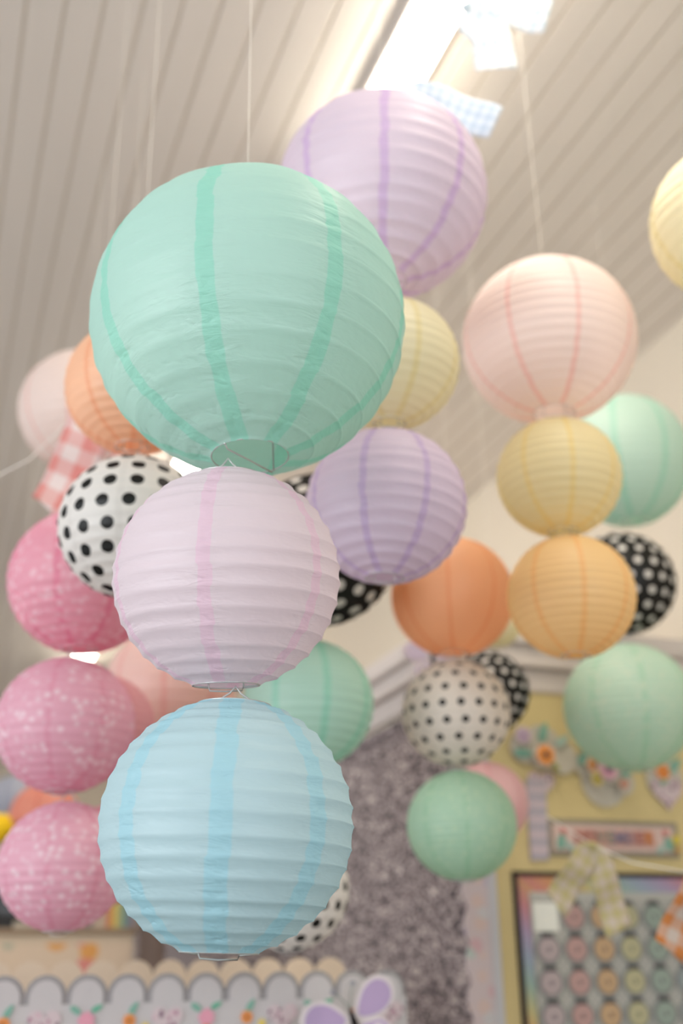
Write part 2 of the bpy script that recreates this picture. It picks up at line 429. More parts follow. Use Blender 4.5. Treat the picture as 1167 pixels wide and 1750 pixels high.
# column behind the mint lantern
lantern('large lilac paper lantern just below the bright ceiling light', 652, 337, 179, 2.02, LILAC2, 17, True, None, (0, 2), 0, group=G, phase=math.radians(90), seed=23)
lantern('pale yellow paper lantern between two lilac ones, half behind mint', 668, 622, 117, 1.89, YELLOWP, 17, False, None, (3, 3), 0, False, G, phase=1.2)
lantern('smaller lilac paper lantern below the pale yellow one', 660, 865, 138, 1.79, LILAC, 15, True, None, (0, 3), 0, False, G, phase=math.radians(90+18), seed=31)
# column behind: black dotted, sea green, white dotted
lantern('black paper lantern with white dots peeking beneath the smaller lilac one', 545, 940, 134, 2.30, BDOT, 16, False, (0.30, 0.075, .3), (0, 2), 0, group=G)
lantern('sea green paper lantern behind the front column, above grey board', 527, 1203, 112, 2.17, TEAL, 17, False, None, (0, 1), 0, False, G, phase=math.radians(90-18))
lantern('white paper lantern with black dots mostly hidden behind powder blue one', 495, 1519, 103, 2.06, WDOT, 16, False, (0.34, 0.085, .5), (0, 0), 0, False, G)
# right column 1
lantern('large blush pink paper lantern at upper right', 938, 583, 147, 2.26, BLUSH, 22, False, None, (0, 1), 0, group=G, phase=math.radians(90-9))
lantern('yellow paper lantern between the blush one and the amber one', 955, 816, 106, 2.144, YELLOW, 17, False, None, (0, 1), 0, False, G, phase=math.radians(90-2))
lantern('amber yellow-orange paper lantern directly below the yellow one', 976, 1020, 109, 2.05, AMBER, 20, False, None, (0, 1), 0, False, G, phase=math.radians(90))
# right column 2
lantern('light mint paper lantern right of the yellow one, at the right edge', 1070, 787, 107, 3.0, MINTR, 20, False, None, (0, 0), 0, group=G, squash=1.08, phase=math.radians(90-22))
lantern('black paper lantern with white dots behind the amber one', 1063, 998, 90, 2.87, BDOT, 18, False, (0.32, 0.070, 0), (0, 0), 0, False, G)
lantern('large flecked mint paper lantern low at the right edge', 1075, 1208, 111, 2.74, MINTF, 22, False, None, (0, 0), 0, False, G)
lantern('pale yellow paper lantern cut off by the upper right edge', 1252, 378, 138, 2.1, YELLOWP, 16, True, None, (0, 0), 0, group=G, seed=5)
# centre column
lantern('bright orange paper lantern below the smaller lilac one', 773, 1020, 105, 2.40, ORANGE, 24, False, None, (0, 1), 0, group=G, phase=math.radians(90+9))
lantern('white paper lantern with small black dots beneath the bright orange one', 779, 1219, 93, 2.303, WDOTS, 18, False, (0.33, 0.068, .25), (0, 0), 0, False, G)
lantern('flecked soft green paper lantern, lowest of the centre right column', 789, 1410, 94, 2.216, MINTG, 22, False, None, (0, 0), 0, False, G)
lantern('tiny pale yellow paper lantern peeking between bright orange and amber ones', 845, 1062, 47, 2.9, YELLOWP, 14, False, None, (0, 0), 0, group=G)
lantern('small black paper lantern with white dots behind the small-dotted white one', 834, 1183, 71, 2.72, BDOT, 16, False, (0.34, 0.075, .15), (0, 0), 0, False, G)
lantern('pastel pink paper lantern peeking from behind the soft green one', 832, 1373, 71, 2.62, PINKP, 16, False, None, (0, 0), 0, False, G)
# left clusters
lantern('peach orange paper lantern tucked behind the left side of mint', 232, 663, 119, 1.90, PEACH, 18, False, None, (0, 0), 0, group=G, phase=math.radians(90+32))
lantern('white paper lantern with black dots, upper left beside front column', 228, 901, 127, 1.80, WDOT, 16, False, (0.345, 0.09, .12), (0, 0), 0, False, G)
lantern('salmon pink paper lantern behind the gap of pale pink and blue', 290, 1180, 112, 2.58, SALMON, 14, False, None, (0, 0), 0, False, G, phase=math.radians(90-4))
lantern('blush paper lantern at far left behind the peach one', 142, 703, 108, 2.95, BLUSH, 18, False, None, (0, 0), 0, group=G)
lantern('flecked deep rose paper lantern left of white dotted one', 144, 993, 128, 2.11, HOT, 18, False, None, (0, 0), 0, group=G, phase=math.radians(90+7))
lantern('flecked pink paper lantern, middle of the leftmost column', 112, 1239, 118, 2.005, PINK, 18, False, None, (0, 0), 0, False, G)
lantern('flecked pink paper lantern, lowest of the leftmost column', 108, 1480, 110, 1.91, PINK, 18, False, None, (0, 0), 0, False, G)
lantern('plain rose paper lantern behind the middle flecked pink one', 172, 1243, 92, 2.25, ROSE, 16, False, None, (0, 0), 0, group=G)
lantern('small coral paper lantern far back between the two flecked pinks', 76, 1397, 60, 4.2, CORAL, 16, False, None, (0, 0), 0, group=G)
lantern('plain rose paper lantern behind the lowest flecked pink one', 178, 1462, 85, 2.2, ROSE, 16, False, None, (0, 0), 0, False, G)

# ------------------------------------------------------------------ gingham ribbons tied on cords
def gingham(name, c0, c1, scale=34):
    m = bpy.data.materials.new(name); m.use_nodes = True; t = m.node_tree
    t.nodes.remove(t.nodes['Principled BSDF']); out = t.nodes['Material Output']
    uv = t.nodes.new('ShaderNodeUVMap'); sp = t.nodes.new('ShaderNodeSeparateXYZ'); t.links.new(uv.outputs[0], sp.inputs[0])
    h = []
    for i in (0, 1):
        h.append(nstep(t, nmath(t, 'FRACT', nmath(t, 'MULTIPLY', sp.outputs[i], scale)), 0.48, 0.52))
    s = nmath(t, 'MULTIPLY', nmath(t, 'ADD', h[0], h[1]), 0.5)
    c = nmix(t, s, srgb(*c1), srgb(*c0))
    n = t.nodes.new('ShaderNodeBsdfDiffuse'); tr = t.nodes.new('ShaderNodeBsdfTranslucent'); mx = t.nodes.new('ShaderNodeMixShader')
    t.links.new(c, n.inputs[0]); t.links.new(c, tr.inputs[0]); mx.inputs[0].default_value = .35
    t.links.new(n.outputs[0], mx.inputs[1]); t.links.new(tr.outputs[0], mx.inputs[2]); t.links.new(mx.outputs[0], out.inputs[0])
    return m
def ribbon_tail(root, pts, depths, width_px, m, swallow=0.0, slant=0.0, wave=0.012):
    """cloth strip following a centre line; real width and a gentle wave in depth"""
    P = [at(x, y, dd) for (x, y), dd in zip(pts, depths)]
    n = 16; C = []
    for i in range(n+1):
        u = i/n*(len(P)-1); j = min(int(u), len(P)-2); fr = u-j
        p0 = P[max(j-1, 0)]; p1 = P[j]; p2 = P[j+1]; p3 = P[min(j+2, len(P)-1)]
        C.append(0.5*((2*p1)+(p2-p0)*fr+(2*p0-5*p1+4*p2-p3)*fr**2+(3*p1-p0-3*p2+p3)*fr**3))
    hw = width_px*depths[0]/F/2; v = []; uvs = []; L = 0
    back = ray(583, 875)
    for i, p in enumerate(C):
        if i: L += (p-C[i-1]).length
        d = (C[min(i+1, n)]-C[max(i-1, 0)]).normalized(); s = d.cross(back).normalized()
        kk = min(1, .35+i/4) if i < 3 else 1
        for j in range(7):
            e = -1+2*j/6; off = 0
            if i == n: off = -swallow*hw*2*(1-abs(e)) + slant*hw*e
            q = p + s*(hw*e*kk) + d*off + back*(wave*math.sin(i*.7+e*.8)*(i/n))
            v.append(root.matrix_basis.inverted() @ q); uvs.append((L+off, hw*e))
    f = [(i*7+j, i*7+j+1, (i+1)*7+j+1, (i+1)*7+j) for i in range(n) for j in range(6)]
    me = bpy.data.meshes.new('ribbon_tail'); me.from_pydata([tuple(x) for x in v], [], f); me.update()
    uvl = me.uv_layers.new(name='uv')
    for lp in me.loops: uvl.data[lp.index].uv = uvs[lp.vertex_index]
    me.polygons.foreach_set('use_smooth', [True]*len(f)); me.materials.append(m)
    o = bpy.data.objects.new('ribbon_tail', me); COL.objects.link(o); o.parent = root
    so = o.modifiers.new('thickness', 'SOLIDIFY'); so.thickness = 0.0012; so.offset = 0
    return o
def knot(root, m, r=0.012):
    bm = bmesh.new(); bmesh.ops.create_uvsphere(bm, u_segments=16, v_segments=10, radius=r)
    for v in bm.verts: v.co *= 1+.14*math.sin(v.co.x*700+v.co.z*500); v.co.x *= 1.25
    me = bpy.data.meshes.new('knot'); bm.to_mesh(me); bm.free(); me.materials.append(m)
    me.polygons.foreach_set('use_smooth', [True]*len(me.polygons))
    o = bpy.data.objects.new('knot', me); COL.objects.link(o); o.parent = root
def ribbon(label, kx, ky, depth, m, tails, group='gingham ribbons tied along cords'):
    root = empty('gingham_ribbon', at(kx, ky, depth), (0, 0, 0), label, 'ribbon', group)
    bpy.context.view_layer.update()
    knot(root, m, .008)
    for pts, ds, wpx, sw, sl in tails: ribbon_tail(root, pts, ds, wpx, m, sw, sl)
gw = gingham('white_blue_gingham', (250, 250, 250), (222, 232, 238), 45)
gw2 = gingham('white_blue_gingham_small', (232, 238, 246), (200, 214, 228), 45)
gp = gingham('pink_white_gingham', (246, 238, 236), (236, 168, 162), 15)
gy = gingham('yellow_white_gingham', (224, 212, 198), (212, 202, 150), 36)
go = gingham('orange_white_gingham', (216, 204, 194), (216, 146, 88), 22)
ribbon('white gingham ribbon with two tails at the top edge beside the light', 796, 12, 2.15, gw,
       [([(796, 12), (860, 14), (936, 32)], [2.15, 2.13, 2.12], 58, 0, 0.0), ([(800, 18), (838, 62), (848, 122)], [2.15, 2.12, 2.1], 70, 0, 0)])
ribbon('white gingham ribbon tail sticking out behind the large lilac lantern', 690, 160, 2.3, gw2,
       [([(690, 158), (760, 180), (846, 212)], [2.3, 2.3, 2.28], 58, 0, 0)])
ribbon('pink gingham ribbon hanging left above the white dotted lantern', 160, 680, 2.32, gp,
       [([(165, 690), (138, 770), (88, 874)], [2.32, 2.31, 2.30], 80, 0, .35), ([(165, 690), (185, 740), (190, 800)], [2.33, 2.33, 2.33], 46, 0, 0)])
ribbon('pale yellow gingham ribbon with two tails in front of the calendar', 1012, 1444, 2.35, gy,
       [([(1012, 1444), (985, 1490), (950, 1545)], [2.35, 2.33, 2.32], 46, 0, .5), ([(1012, 1444), (1035, 1510), (1056, 1590)], [2.35, 2.33, 2.32], 46, 0, -.3)])
ribbon('orange gingham ribbon at the right edge beside the calendar', 1225, 1470, 2.2, go,
       [([(1225, 1470), (1190, 1540), (1148, 1628)], [2.2, 2.18, 2.17], 72, 0, .3)])
def cord(label, pts, depths, r=0.0014):
    b = MB(); b.tube([at(x, y, dd) for (x, y), dd in zip(pts, depths)], r, mat('white_cotton_cord', (240, 236, 228), .8), 6)
    return tag(b.build('cord', None, True), label, 'cord', 'cotton cords strung across the room')
cord('white cord running from the left edge to the pink gingham ribbon', [(-40, 832), (50, 786), (160, 680), (260, 600)], [2.32, 2.32, 2.32, 2.35], .0018)
cord('pale cord holding the yellow and orange ribbons before the yellow board', [(930, 1392), (1012, 1444), (1080, 1474), (1170, 1490), (1225, 1470), (1300, 1400)], [2.38, 2.35, 2.3, 2.25, 2.2, 2.2])
cord('thin cord carrying the white gingham ribbons across the ceiling', [(620, 260), (690, 160), (796, 12), (830, -60)], [2.35, 2.3, 2.15, 2.1])

# ------------------------------------------------------------------ grey textured board on the side face
def grey_material():
    m = bpy.data.materials.new('grey_mottled_paper'); m.use_nodes = True; t = m.node_tree; p = t.nodes['Principled BSDF']
    p.inputs['Roughness'].default_value = .85
    tc = t.nodes.new('ShaderNodeTexCoord')
    mp = t.nodes.new('ShaderNodeMapping'); mp.inputs['Scale'].default_value = (1, .45, 1); t.links.new(tc.outputs['Object'], mp.inputs[0])
    n = t.nodes.new('ShaderNodeTexNoise'); n.inputs['Scale'].default_value = 66; n.inputs['Detail'].default_value = 5; n.inputs['Roughness'].default_value = .62
    n.inputs['Distortion'].default_value = 1.4; t.links.new(mp.outputs[0], n.inputs[0])
    r = t.nodes.new('ShaderNodeValToRGB'); e = r.color_ramp.elements
    e[0].position = .38; e[0].color = srgb(46, 40, 46); e[1].position = .62; e[1].color = srgb(222, 208, 202)
    x = e.new(.50); x.color = srgb(120, 106, 110)
    t.links.new(n.outputs['Fac'], r.inputs[0]); t.links.new(r.outputs[0], p.inputs['Base Color'])
    b = t.nodes.new('ShaderNodeBump'); b.inputs['Strength'].default_value = .5; b.inputs['Distance'].default_value = .01
    t.links.new(n.outputs['Fac'], b.inputs['Height']); t.links.new(b.outputs[0], p.inputs['Normal'])
    return m
GREY = grey_material()
b = MB(); b.box(QC-.014, QC, AC-.014, AE-.5, 0.55, ZC-.175, GREY)
o = b.build('bulletin_board'); o.rotation_euler = (0, 0, ROT)
tag(o, 'tall grey mottled board covering the side wall below the moulding', 'bulletin board')
b = MB(); b.box(QC, QC+.05, AC-.010, AC, 0.55, ZC-.175, GREY); b.build('return_edge', o)

# ------------------------------------------------------------------ yellow board on the front face
def face(px, py, a0=None): return on_face(px, py, AC if a0 is None else a0)
q_l, _ = face(792, 1600); q_y, _ = face(846, 1600)
zt_y = face(900, 1163)[1]
board = empty('bulletin_board', W(QC, AC, 0), (0, 0, ROT), 'yellow papered board on the back wall behind calendar', 'bulletin board')
X = lambda px, py: (face(px, py)[0]-QC, face(px, py)[1])      # local x, z on that face
yb = mat('yellow_backing_paper', (216, 198, 146), .85, bump=.05, bscale=20, vary=.06)
b = MB(); b.box(.03, Q1-QC-.03, -.010, 0, .55, zt_y, yb); b.build('backing_paper', board)
b = MB(); tm = mat('pale_board_trim', (214, 206, 204), .6)
b.box(.0, Q1-QC-.02, -.016, 0, zt_y, zt_y+.022, tm); b.build('frame_rail', board, bevel=.002)
# pink floral scalloped border strip
def floral(name, base, cols, scale=26, amount=.33):
    m = bpy.data.materials.new(name); m.use_nodes = True; t = m.node_tree; p = t.nodes['Principled BSDF']; p.inputs['Roughness'].default_value = .8
    tc = t.nodes.new('ShaderNodeTexCoord'); v = t.nodes.new('ShaderNodeTexVoronoi'); v.inputs['Scale'].default_value = scale
    t.links.new(tc.outputs['Object'], v.inputs[0])
    sp = t.nodes.new('ShaderNodeSeparateColor'); t.links.new(v.outputs['Color'], sp.inputs[0])
    r = t.nodes.new('ShaderNodeValToRGB'); r.color_ramp.interpolation = 'CONSTANT'; e = r.color_ramp.elements
    e[0].position = 0; e[0].color = srgb(*cols[0]); e[1].position = 1/len(cols); e[1].color = srgb(*cols[1])
    for i in range(2, len(cols)): x = e.new(i/len(cols)); x.color = srgb(*cols[i])
    t.links.new(sp.outputs[0], r.inputs[0])
    k = nmath(t, 'SUBTRACT', 1.0, nstep(t, v.outputs['Distance'], amount, amount+.1))
    t.links.new(nmix(t, k, srgb(*base), r.outputs[0]), p.inputs['Base Color'])
    return m
FL = floral('pink_floral_print', (204, 190, 192), [(206, 172, 178), (192, 180, 194), (210, 188, 182), (200, 198, 200), (184, 196, 190)], 24, .38)
b = MB(); x0, _ = X(793, 1600); x1, _ = X(846, 1600); zs = .55; ztop = zt_y
pts = [(x1, zs), (x1, ztop), (x0+.02, ztop)]
z = ztop; s_ = 0.0
while z > zs:
    pts.append((x0+.006+.012*abs(math.sin((ztop-z)/.085*PI))*-1, z)); z -= .0085
b.prism_y(pts, -.020, -.012, FL); o = b.build('floral_border')
o.location = W(QC, AC, 0); o.rotation_euler = (0, 0, ROT)
tag(o, 'pink floral border strip between grey board and yellow board', 'border strip')
b = MB(); gm = mat('pale_grey_edge', (196, 196, 200), .8); b.box(x1-.022, x1+.002, -.0225, -.020, zs, ztop, gm); e_ = b.build('edge_stripe', o)

# lavender striped strip
STR = bpy.data.materials.new('lavender_stripes'); STR.use_nodes = True; t = STR.node_tree; p = t.nodes['Principled BSDF']
tc = t.nodes.new('ShaderNodeTexCoord'); sp = t.nodes.new('ShaderNodeSeparateXYZ'); t.links.new(tc.outputs['Object'], sp.inputs[0])
fr = nmath(t, 'FRACT', nmath(t, 'MULTIPLY', sp.outputs[2], 26)); t.links.new(nmix(t, nstep(t, fr, .3, .7), srgb(200, 184, 192), srgb(172, 166, 178)), p.inputs['Base Color'])
xa, za = X(893, 1335); xb, zb = X(932, 1472)
b = MB(); b.prism_y([(xa, za), (xa+.058, za), (xb, zb+.002), (xb-.052, zb)], -.020, -.013, STR); o = b.build('paper_strip'); o.location = W(QC, AC, 0); o.rotation_euler = (0, 0, ROT)
tag(o, 'lavender striped paper strip hanging left of the header sign', 'paper strip')

# flowers
def disc(cx, cz, r, n=20): return [(cx+r*math.cos(2*PI*j/n), cz+r*math.sin(2*PI*j/n)) for j in range(n)]
def petals(cx, cz, r, n=7, dent=.22, res=8): return [(cx+r*(1-dent*abs(math.cos(n*PI*j/(n*res))))*math.cos(2*PI*j/(n*res)), cz+r*(1-dent*abs(math.cos(n*PI*j/(n*res))))*math.sin(2*PI*j/(n*res))) for j in range(n*res)]
def leaf(cx, cz, l, w_, ang):
    o = []
    for j in range(16):
        u = 2*PI*j/16; x = l/2*math.cos(u); y = w_/2*math.sin(u)*(1-.3*math.cos(u)); o.append((cx+x*math.cos(ang)-y*math.sin(ang), cz+x*math.sin(ang)+y*math.cos(ang)))
    return o
pm = lambda c: mat('paper_%d_%d_%d' % c, c, .8)
def cluster(label, px, py, items, root_name='paper_flower_cluster'):
    cx, cz = X(px, py); root = empty(root_name, W(QC, AC, 0)+B*cx+Vector((0, 0, cz)), (0, 0, ROT), label, 'paper flowers', 'paper flower cutouts along the yellow board')
    k = 0
    for kind, dx, dy, s, c, *r in items:
        x, z = dx*PXM, -dy*PXM; s *= PXM; k += 1; y = -.012-.003*k; b = MB()
        if kind == 'flower':
            b.prism_y(petals(x, z, s*1.22), y-.001, y+.003, pm((222, 216, 206))); b.prism_y(petals(x, z, s), y-.004, y, pm(c))
            fo = b.build('flower', root); b = MB(); b.prism_y(disc(x, z, s*.26), y-.008, y-.004, pm(r[0])); b.build('flower_centre', fo)
        elif kind == 'leaf':
            b.prism_y(leaf(x, z, s*2, s*.8, r[0]), y-.002, y+.001, pm(c)); b.build('leaf', root)
        elif kind == 'heart':
            pts = [(x+s*.95*(16*math.sin(u)**3)/16, z+s*.95*(13*math.cos(u)-5*math.cos(2*u)-2*math.cos(3*u)-math.cos(4*u))/16) for u in [2*PI*j/30 for j in range(30)]]
            b.prism_y(pts, y-.003, y, HEART); b.build('floral_heart', root)
        else:
            b.prism_y(disc(x, z, s), y-.001, y+.001, pm(c)); b.build('backing_card', root)
PXM = face(1000, 1400)[0]-face(900, 1400)[0]; PXM /= 100
HEART = floral('mauve_floral_heart', (206, 190, 194), [(150, 112, 130), (176, 130, 150), (210, 180, 190), (128, 100, 118)], 90, .34)
cream, teal_, tealp = (200, 194, 182), (130, 176, 160), (166, 192, 182)
cluster('orange paper flower with teal leaves at the left top of yellow board', 922, 1292,
        [('card', 0, -12, 34, cream), ('card', 32, 2, 26, cream), ('card', -32, -10, 24, cream), ('leaf', 2, -34, 16, teal_, 1.2), ('leaf', -36, 0, 16, teal_, 0), ('leaf', 32, -22, 14, tealp, .6),
         ('flower', -36, -26, 13, (206, 180, 204), (170, 150, 176)), ('flower', -2, 2, 17, (238, 156, 84), (84, 74, 84)), ('leaf', 14, 20, 8, (160, 160, 80), -.8)])
cluster('mauve paper heart cutout beneath the orange paper flower', 920, 1340, [('heart', 0, 0, 24, cream)])
cluster('pink paper flower with small yellow one, middle of yellow board', 1025, 1322,
        [('card', 0, 12, 40, cream), ('card', -30, -10, 20, cream), ('card', 32, 14, 20, cream), ('leaf', -34, -22, 16, teal_, .9), ('leaf', 38, 0, 14, teal_, .8), ('flower', -20, -10, 13, (226, 164, 110), (150, 100, 70)),
         ('flower', -18, 12, 11, (216, 198, 110), (90, 80, 60)), ('flower', 2, -4, 18, (226, 172, 194), (84, 64, 100)), ('flower', 26, 18, 9, (214, 160, 140), (170, 120, 100))])
cluster('mauve heart and orange paper flower under the large flecked mint lantern', 1132, 1348,
        [('card', 0, -14, 34, cream), ('heart', 0, 6, 30, cream), ('leaf', 18, -34, 18, teal_, .7), ('flower', -6, -24, 14, (232, 150, 84), (200, 120, 60)), ('leaf', -6, -8, 8, (140, 180, 150), .4)])

# header sign
hx0, hz1 = X(928, 1400); hx1, hz0 = X(1157, 1468)
sign = empty('header_sign', W(QC, AC, 0)+B*((hx0+hx1)/2)+Vector((0, 0, (hz0+hz1)/2)), (0, 0, ROT), 'long pink header sign in grey frame above the calendar', 'sign')
hw_, hh = (hx1-hx0)/2, (hz1-hz0)/2
b = MB(); b.box(-hw_, hw_, -.018, -.011, -hh, hh, mat('grey_olive_frame', (150, 142, 126), .8)); b.build('frame', sign, bevel=.002)
b = MB(); b.box(-hw_+.014, hw_-.018, -.021, -.018, -hh+.014, hh-.014, pm((218, 192, 184))); b.build('panel', sign)
b = MB(); b.box(-hw_*.62, hw_*.60, -.023, -.021, -hh*.42, hh*.46, pm((204, 158, 146))); b.build('name_band', sign)
for s in (-1, 1):
    b = MB(); b.prism_y(leaf(s*hw_*.82, -hh*.2, hh*.95, hh*.5, PI/2+.3*s), -.023, -.021, pm(teal_)); b.prism_y(leaf(s*hw_*.70, -hh*.5, hh*.8, hh*.35, .6*s), -.024, -.021, pm(tealp)); b.build('leaf_spray', sign)
    b = MB(); b.prism_y(petals(s*hw_*.78, hh*.35, hh*.2), -.025, -.022, pm((214, 126, 118))); b.build('flower', sign)
b = MB(); b.prism_y(petals(hw_*.94, 0, hh*.3), -.025, -.022, pm((214, 196, 80))); b.prism_y(petals(hw_*.93, -hh*.55, hh*.22), -.025, -.022, pm((196, 150, 80))); b.build('flower', sign)
word = 'NOVEMBER'; lc = [(176, 116, 104), (176, 120, 110), (150, 150, 138), (140, 150, 140), (140, 134, 156), (160, 136, 146), (176, 116, 108), (206, 132, 70)]
for i, ch in enumerate(word):
    cu = bpy.data.curves.new('letter', 'FONT'); cu.body = ch; cu.size = hh*.95; cu.extrude = .001; cu.align_x = 'CENTER'; cu.align_y = 'CENTER'; cu.offset = .0012
    o = bpy.data.objects.new('letter', cu); COL.objects.link(o); o.parent = sign; o.rotation_euler = (PI/2, 0, 0)
    cu.resolution_u = 4
    bpy.context.view_layer.update(); me = bpy.data.meshes.new_from_object(o); bpy.data.objects.remove(o)
    o = bpy.data.objects.new('letter', me); COL.objects.link(o); o.parent = sign; o.rotation_euler = (PI/2, 0, 0)
    o.location = (-hw_*.53+i*hw_*1.04/7, -.0245, 0); me.materials.clear(); me.materials.append(pm(lc[i]))

# calendar
cx0, cz1 = X(870, 1490); cell = PXM*45.5; cellz = PXM*43.5
cal = empty('calendar', W(QC, AC, 0)+B*cx0+Vector((0, 0, cz1)), (0, 0, ROT), 'pocket calendar chart with rainbow border and rows of number discs', 'calendar')
CW, CH = PXM*372, PXM*420
b = MB(); fm = mat('black_speckled_frame', (62, 54, 56), .8, vary=.4, bscale=120)
for bx in ((0, .012, -CH, 0), (CW-.012, CW, -CH, 0), (0, CW, -.012, 0), (0, CW, -CH, -CH+.012)): b.box(bx[0], bx[1], -.020, -.012, bx[2], bx[3], fm)
b.build('frame', cal)
RB = bpy.data.materials.new('rainbow_wash'); RB.use_nodes = True; t = RB.node_tree; p = t.nodes['Principled BSDF']
tc = t.nodes.new('ShaderNodeTexCoord'); sp = t.nodes.new('ShaderNodeSeparateXYZ'); t.links.new(tc.outputs['Object'], sp.inputs[0])
r = t.nodes.new('ShaderNodeValToRGB'); e = r.color_ramp.elements
cols = [(196, 128, 124), (204, 148, 100), (190, 182, 130), (150, 176, 164), (150, 164, 184), (168, 150, 180), (196, 132, 138), (200, 150, 108)]
e[0].color = srgb(*cols[0]); e[0].position = 0; e[1].color = srgb(*cols[-1]); e[1].position = 1
for i in range(1, 7): x = e.new(i/7); x.color = srgb(*cols[i])
t.links.new(nmath(t, 'FRACT', nmath(t, 'ADD', nmath(t, 'MULTIPLY', sp.outputs[0], 1.7), nmath(t, 'MULTIPLY', sp.outputs[2], 2.3))), r.inputs[0]); t.links.new(r.outputs[0], p.inputs['Base Color'])
b = MB(); b.box(.012, CW-.012, -.0165, -.012, -CH+.012, -.012, RB); b.build('rainbow_border', cal)
bw = PXM*22
b = MB(); gx0 = bw+.004; gz = -PXM*40; b.box(gx0, CW-bw, -.019, -.0165, -CH+bw, gz+PXM*12, pm((184, 184, 178))); b.build('grid_sheet', cal)
b = MB(); lm = pm((164, 162, 158))
for i in range(8): b.box(gx0+i*cell-.001, gx0+i*cell+.001, -.020, -.0188, -CH+bw, gz, lm)
for j in range(7): b.box(gx0, CW-bw, -.020, -.0188, gz-j*cellz-.001, gz-j*cellz+.001, lm)
b.build('grid_lines', cal)
b = MB(); b.box(gx0+.006, gx0+cell-.004, -.022, -.019, gz-cellz*.95, gz-.004, pm((232, 234, 226))); b.build('blank_card', cal)
dcol = [(176, 162, 164), (178, 146, 142), (188, 158, 124), (178, 174, 140), (146, 160, 150), (144, 156, 158), (150, 150, 164)]
num = 0
for j in range(5):
    for i in range(7):
        if j == 0 and i == 0: continue
        if j == 4 and i > 2: continue
        num += 1
        x = gx0+(i+.5)*cell; z = gz-(j+.5)*cellz; rr_ = cell*.42
        b = MB(); b.prism_y(disc(x, z, rr_*1.12, 24), -.0225, -.0195, pm((146, 148, 146))); b.prism_y(disc(x, z, rr_*.86, 24), -.0245, -.0225, pm(dcol[i]))
        b.prism_y(disc(x, z, rr_*.46, 20), -.026, -.0245, pm(tuple(min(255, c+22) for c in dcol[i]))); b.prism_y(disc(x, z, rr_*.22, 16), -.027, -.026, pm(tuple(int(c*.72) for c in dcol[i])))
        b.box(x-rr_*.45, x+rr_*.45, -.026, -.0195, z+rr_*.82, z+rr_*1.2, pm((92, 92, 92)))
        b.build('number_disc', cal)

# ------------------------------------------------------------------ butterflies
def butterfly(label, px, py, depth, s, ang, base=(200, 178, 220)):
    root = empty('paper_butterfly', at(px, py, depth), (0, 0, ROT), label, 'paper butterfly', 'lilac paper butterflies')
    R2 = Matrix.Rotation(ang, 2)
    def shp(pts): return [tuple(R2 @ Vector((x*s, z*s))) for x, z in pts]
    for sd in (-1, 1):
        up = [(0, .05), (.2, .42), (.55, .78), (1.02, .86), (1.34, .55), (1.28, .14), (.9, -.1), (.4, -.1)]
        lo = [(0, -.02), (.4, -.08), (.78, -.12), (.95, -.42), (.8, -.75), (.5, -.8), (.2, -.5)]
        for nm, pl in (('upper_wing', up), ('lower_wing', lo)):
            pl = [(x*sd, z) for x, z in pl]; cx = sum(p[0] for p in pl)/len(pl); cz = sum(p[1] for p in pl)/len(pl)
            def sm(pts, k=2):
                for _ in range(k):
                    o = []
                    for i in range(len(pts)):
                        a_, b_ = pts[i], pts[(i+1) % len(pts)]
                        o += [(a_[0]*.75+b_[0]*.25, a_[1]*.75+b_[1]*.25), (a_[0]*.25+b_[0]*.75, a_[1]*.25+b_[1]*.75)]
                    pts = o
                return pts
            b = MB(); b.prism_y(shp(sm(pl)), -.002, .002, pm((214, 206, 208))); wg = b.build(nm, root)
            inn = [((x-cx)*.80+cx, (z-cz)*.80+cz) for x, z in pl]
            b = MB(); b.prism_y(shp(sm(inn)), -.004, -.002, pm(base)); b.build('lilac_panel', wg)
            if nm == 'lower_wing':
                b = MB(); b.prism_y(shp(disc(cx*1.05, cz, .16)), -.0055, -.004, pm((222, 214, 216))); b.prism_y(shp(disc(cx*1.05, cz, .08)), -.007, -.0055, pm((150, 150, 160))); b.build('eye_spot', wg)
    b = MB(); pts = shp([(0.07*math.sin(PI*u)*sgn, -.5+.9*u) for sgn, rng in ((1, range(9)), (-1, range(8, -1, -1))) for u in [k/8 for k in rng]])
    b.prism_y(pts[:8]+pts[9:-1], -.010, -.002, pm((26, 22, 26))); b.build('body', root)
    b = MB()
    for sd in (-1, 1):
        p = [R2 @ Vector((sd*(.02+.26*u**1.4)*s, (.36+.5*u)*s)) for u in [k/6 for k in range(7)]]
        b.tube([(q.x, -.006, q.y) for q in p], s*.022, pm((150, 156, 152))); b.prism_y(disc(p[-1].x, p[-1].y, s*.06, 12), -.009, -.003, pm((140, 140, 150)))
    b.build('antennae', root)
    return root

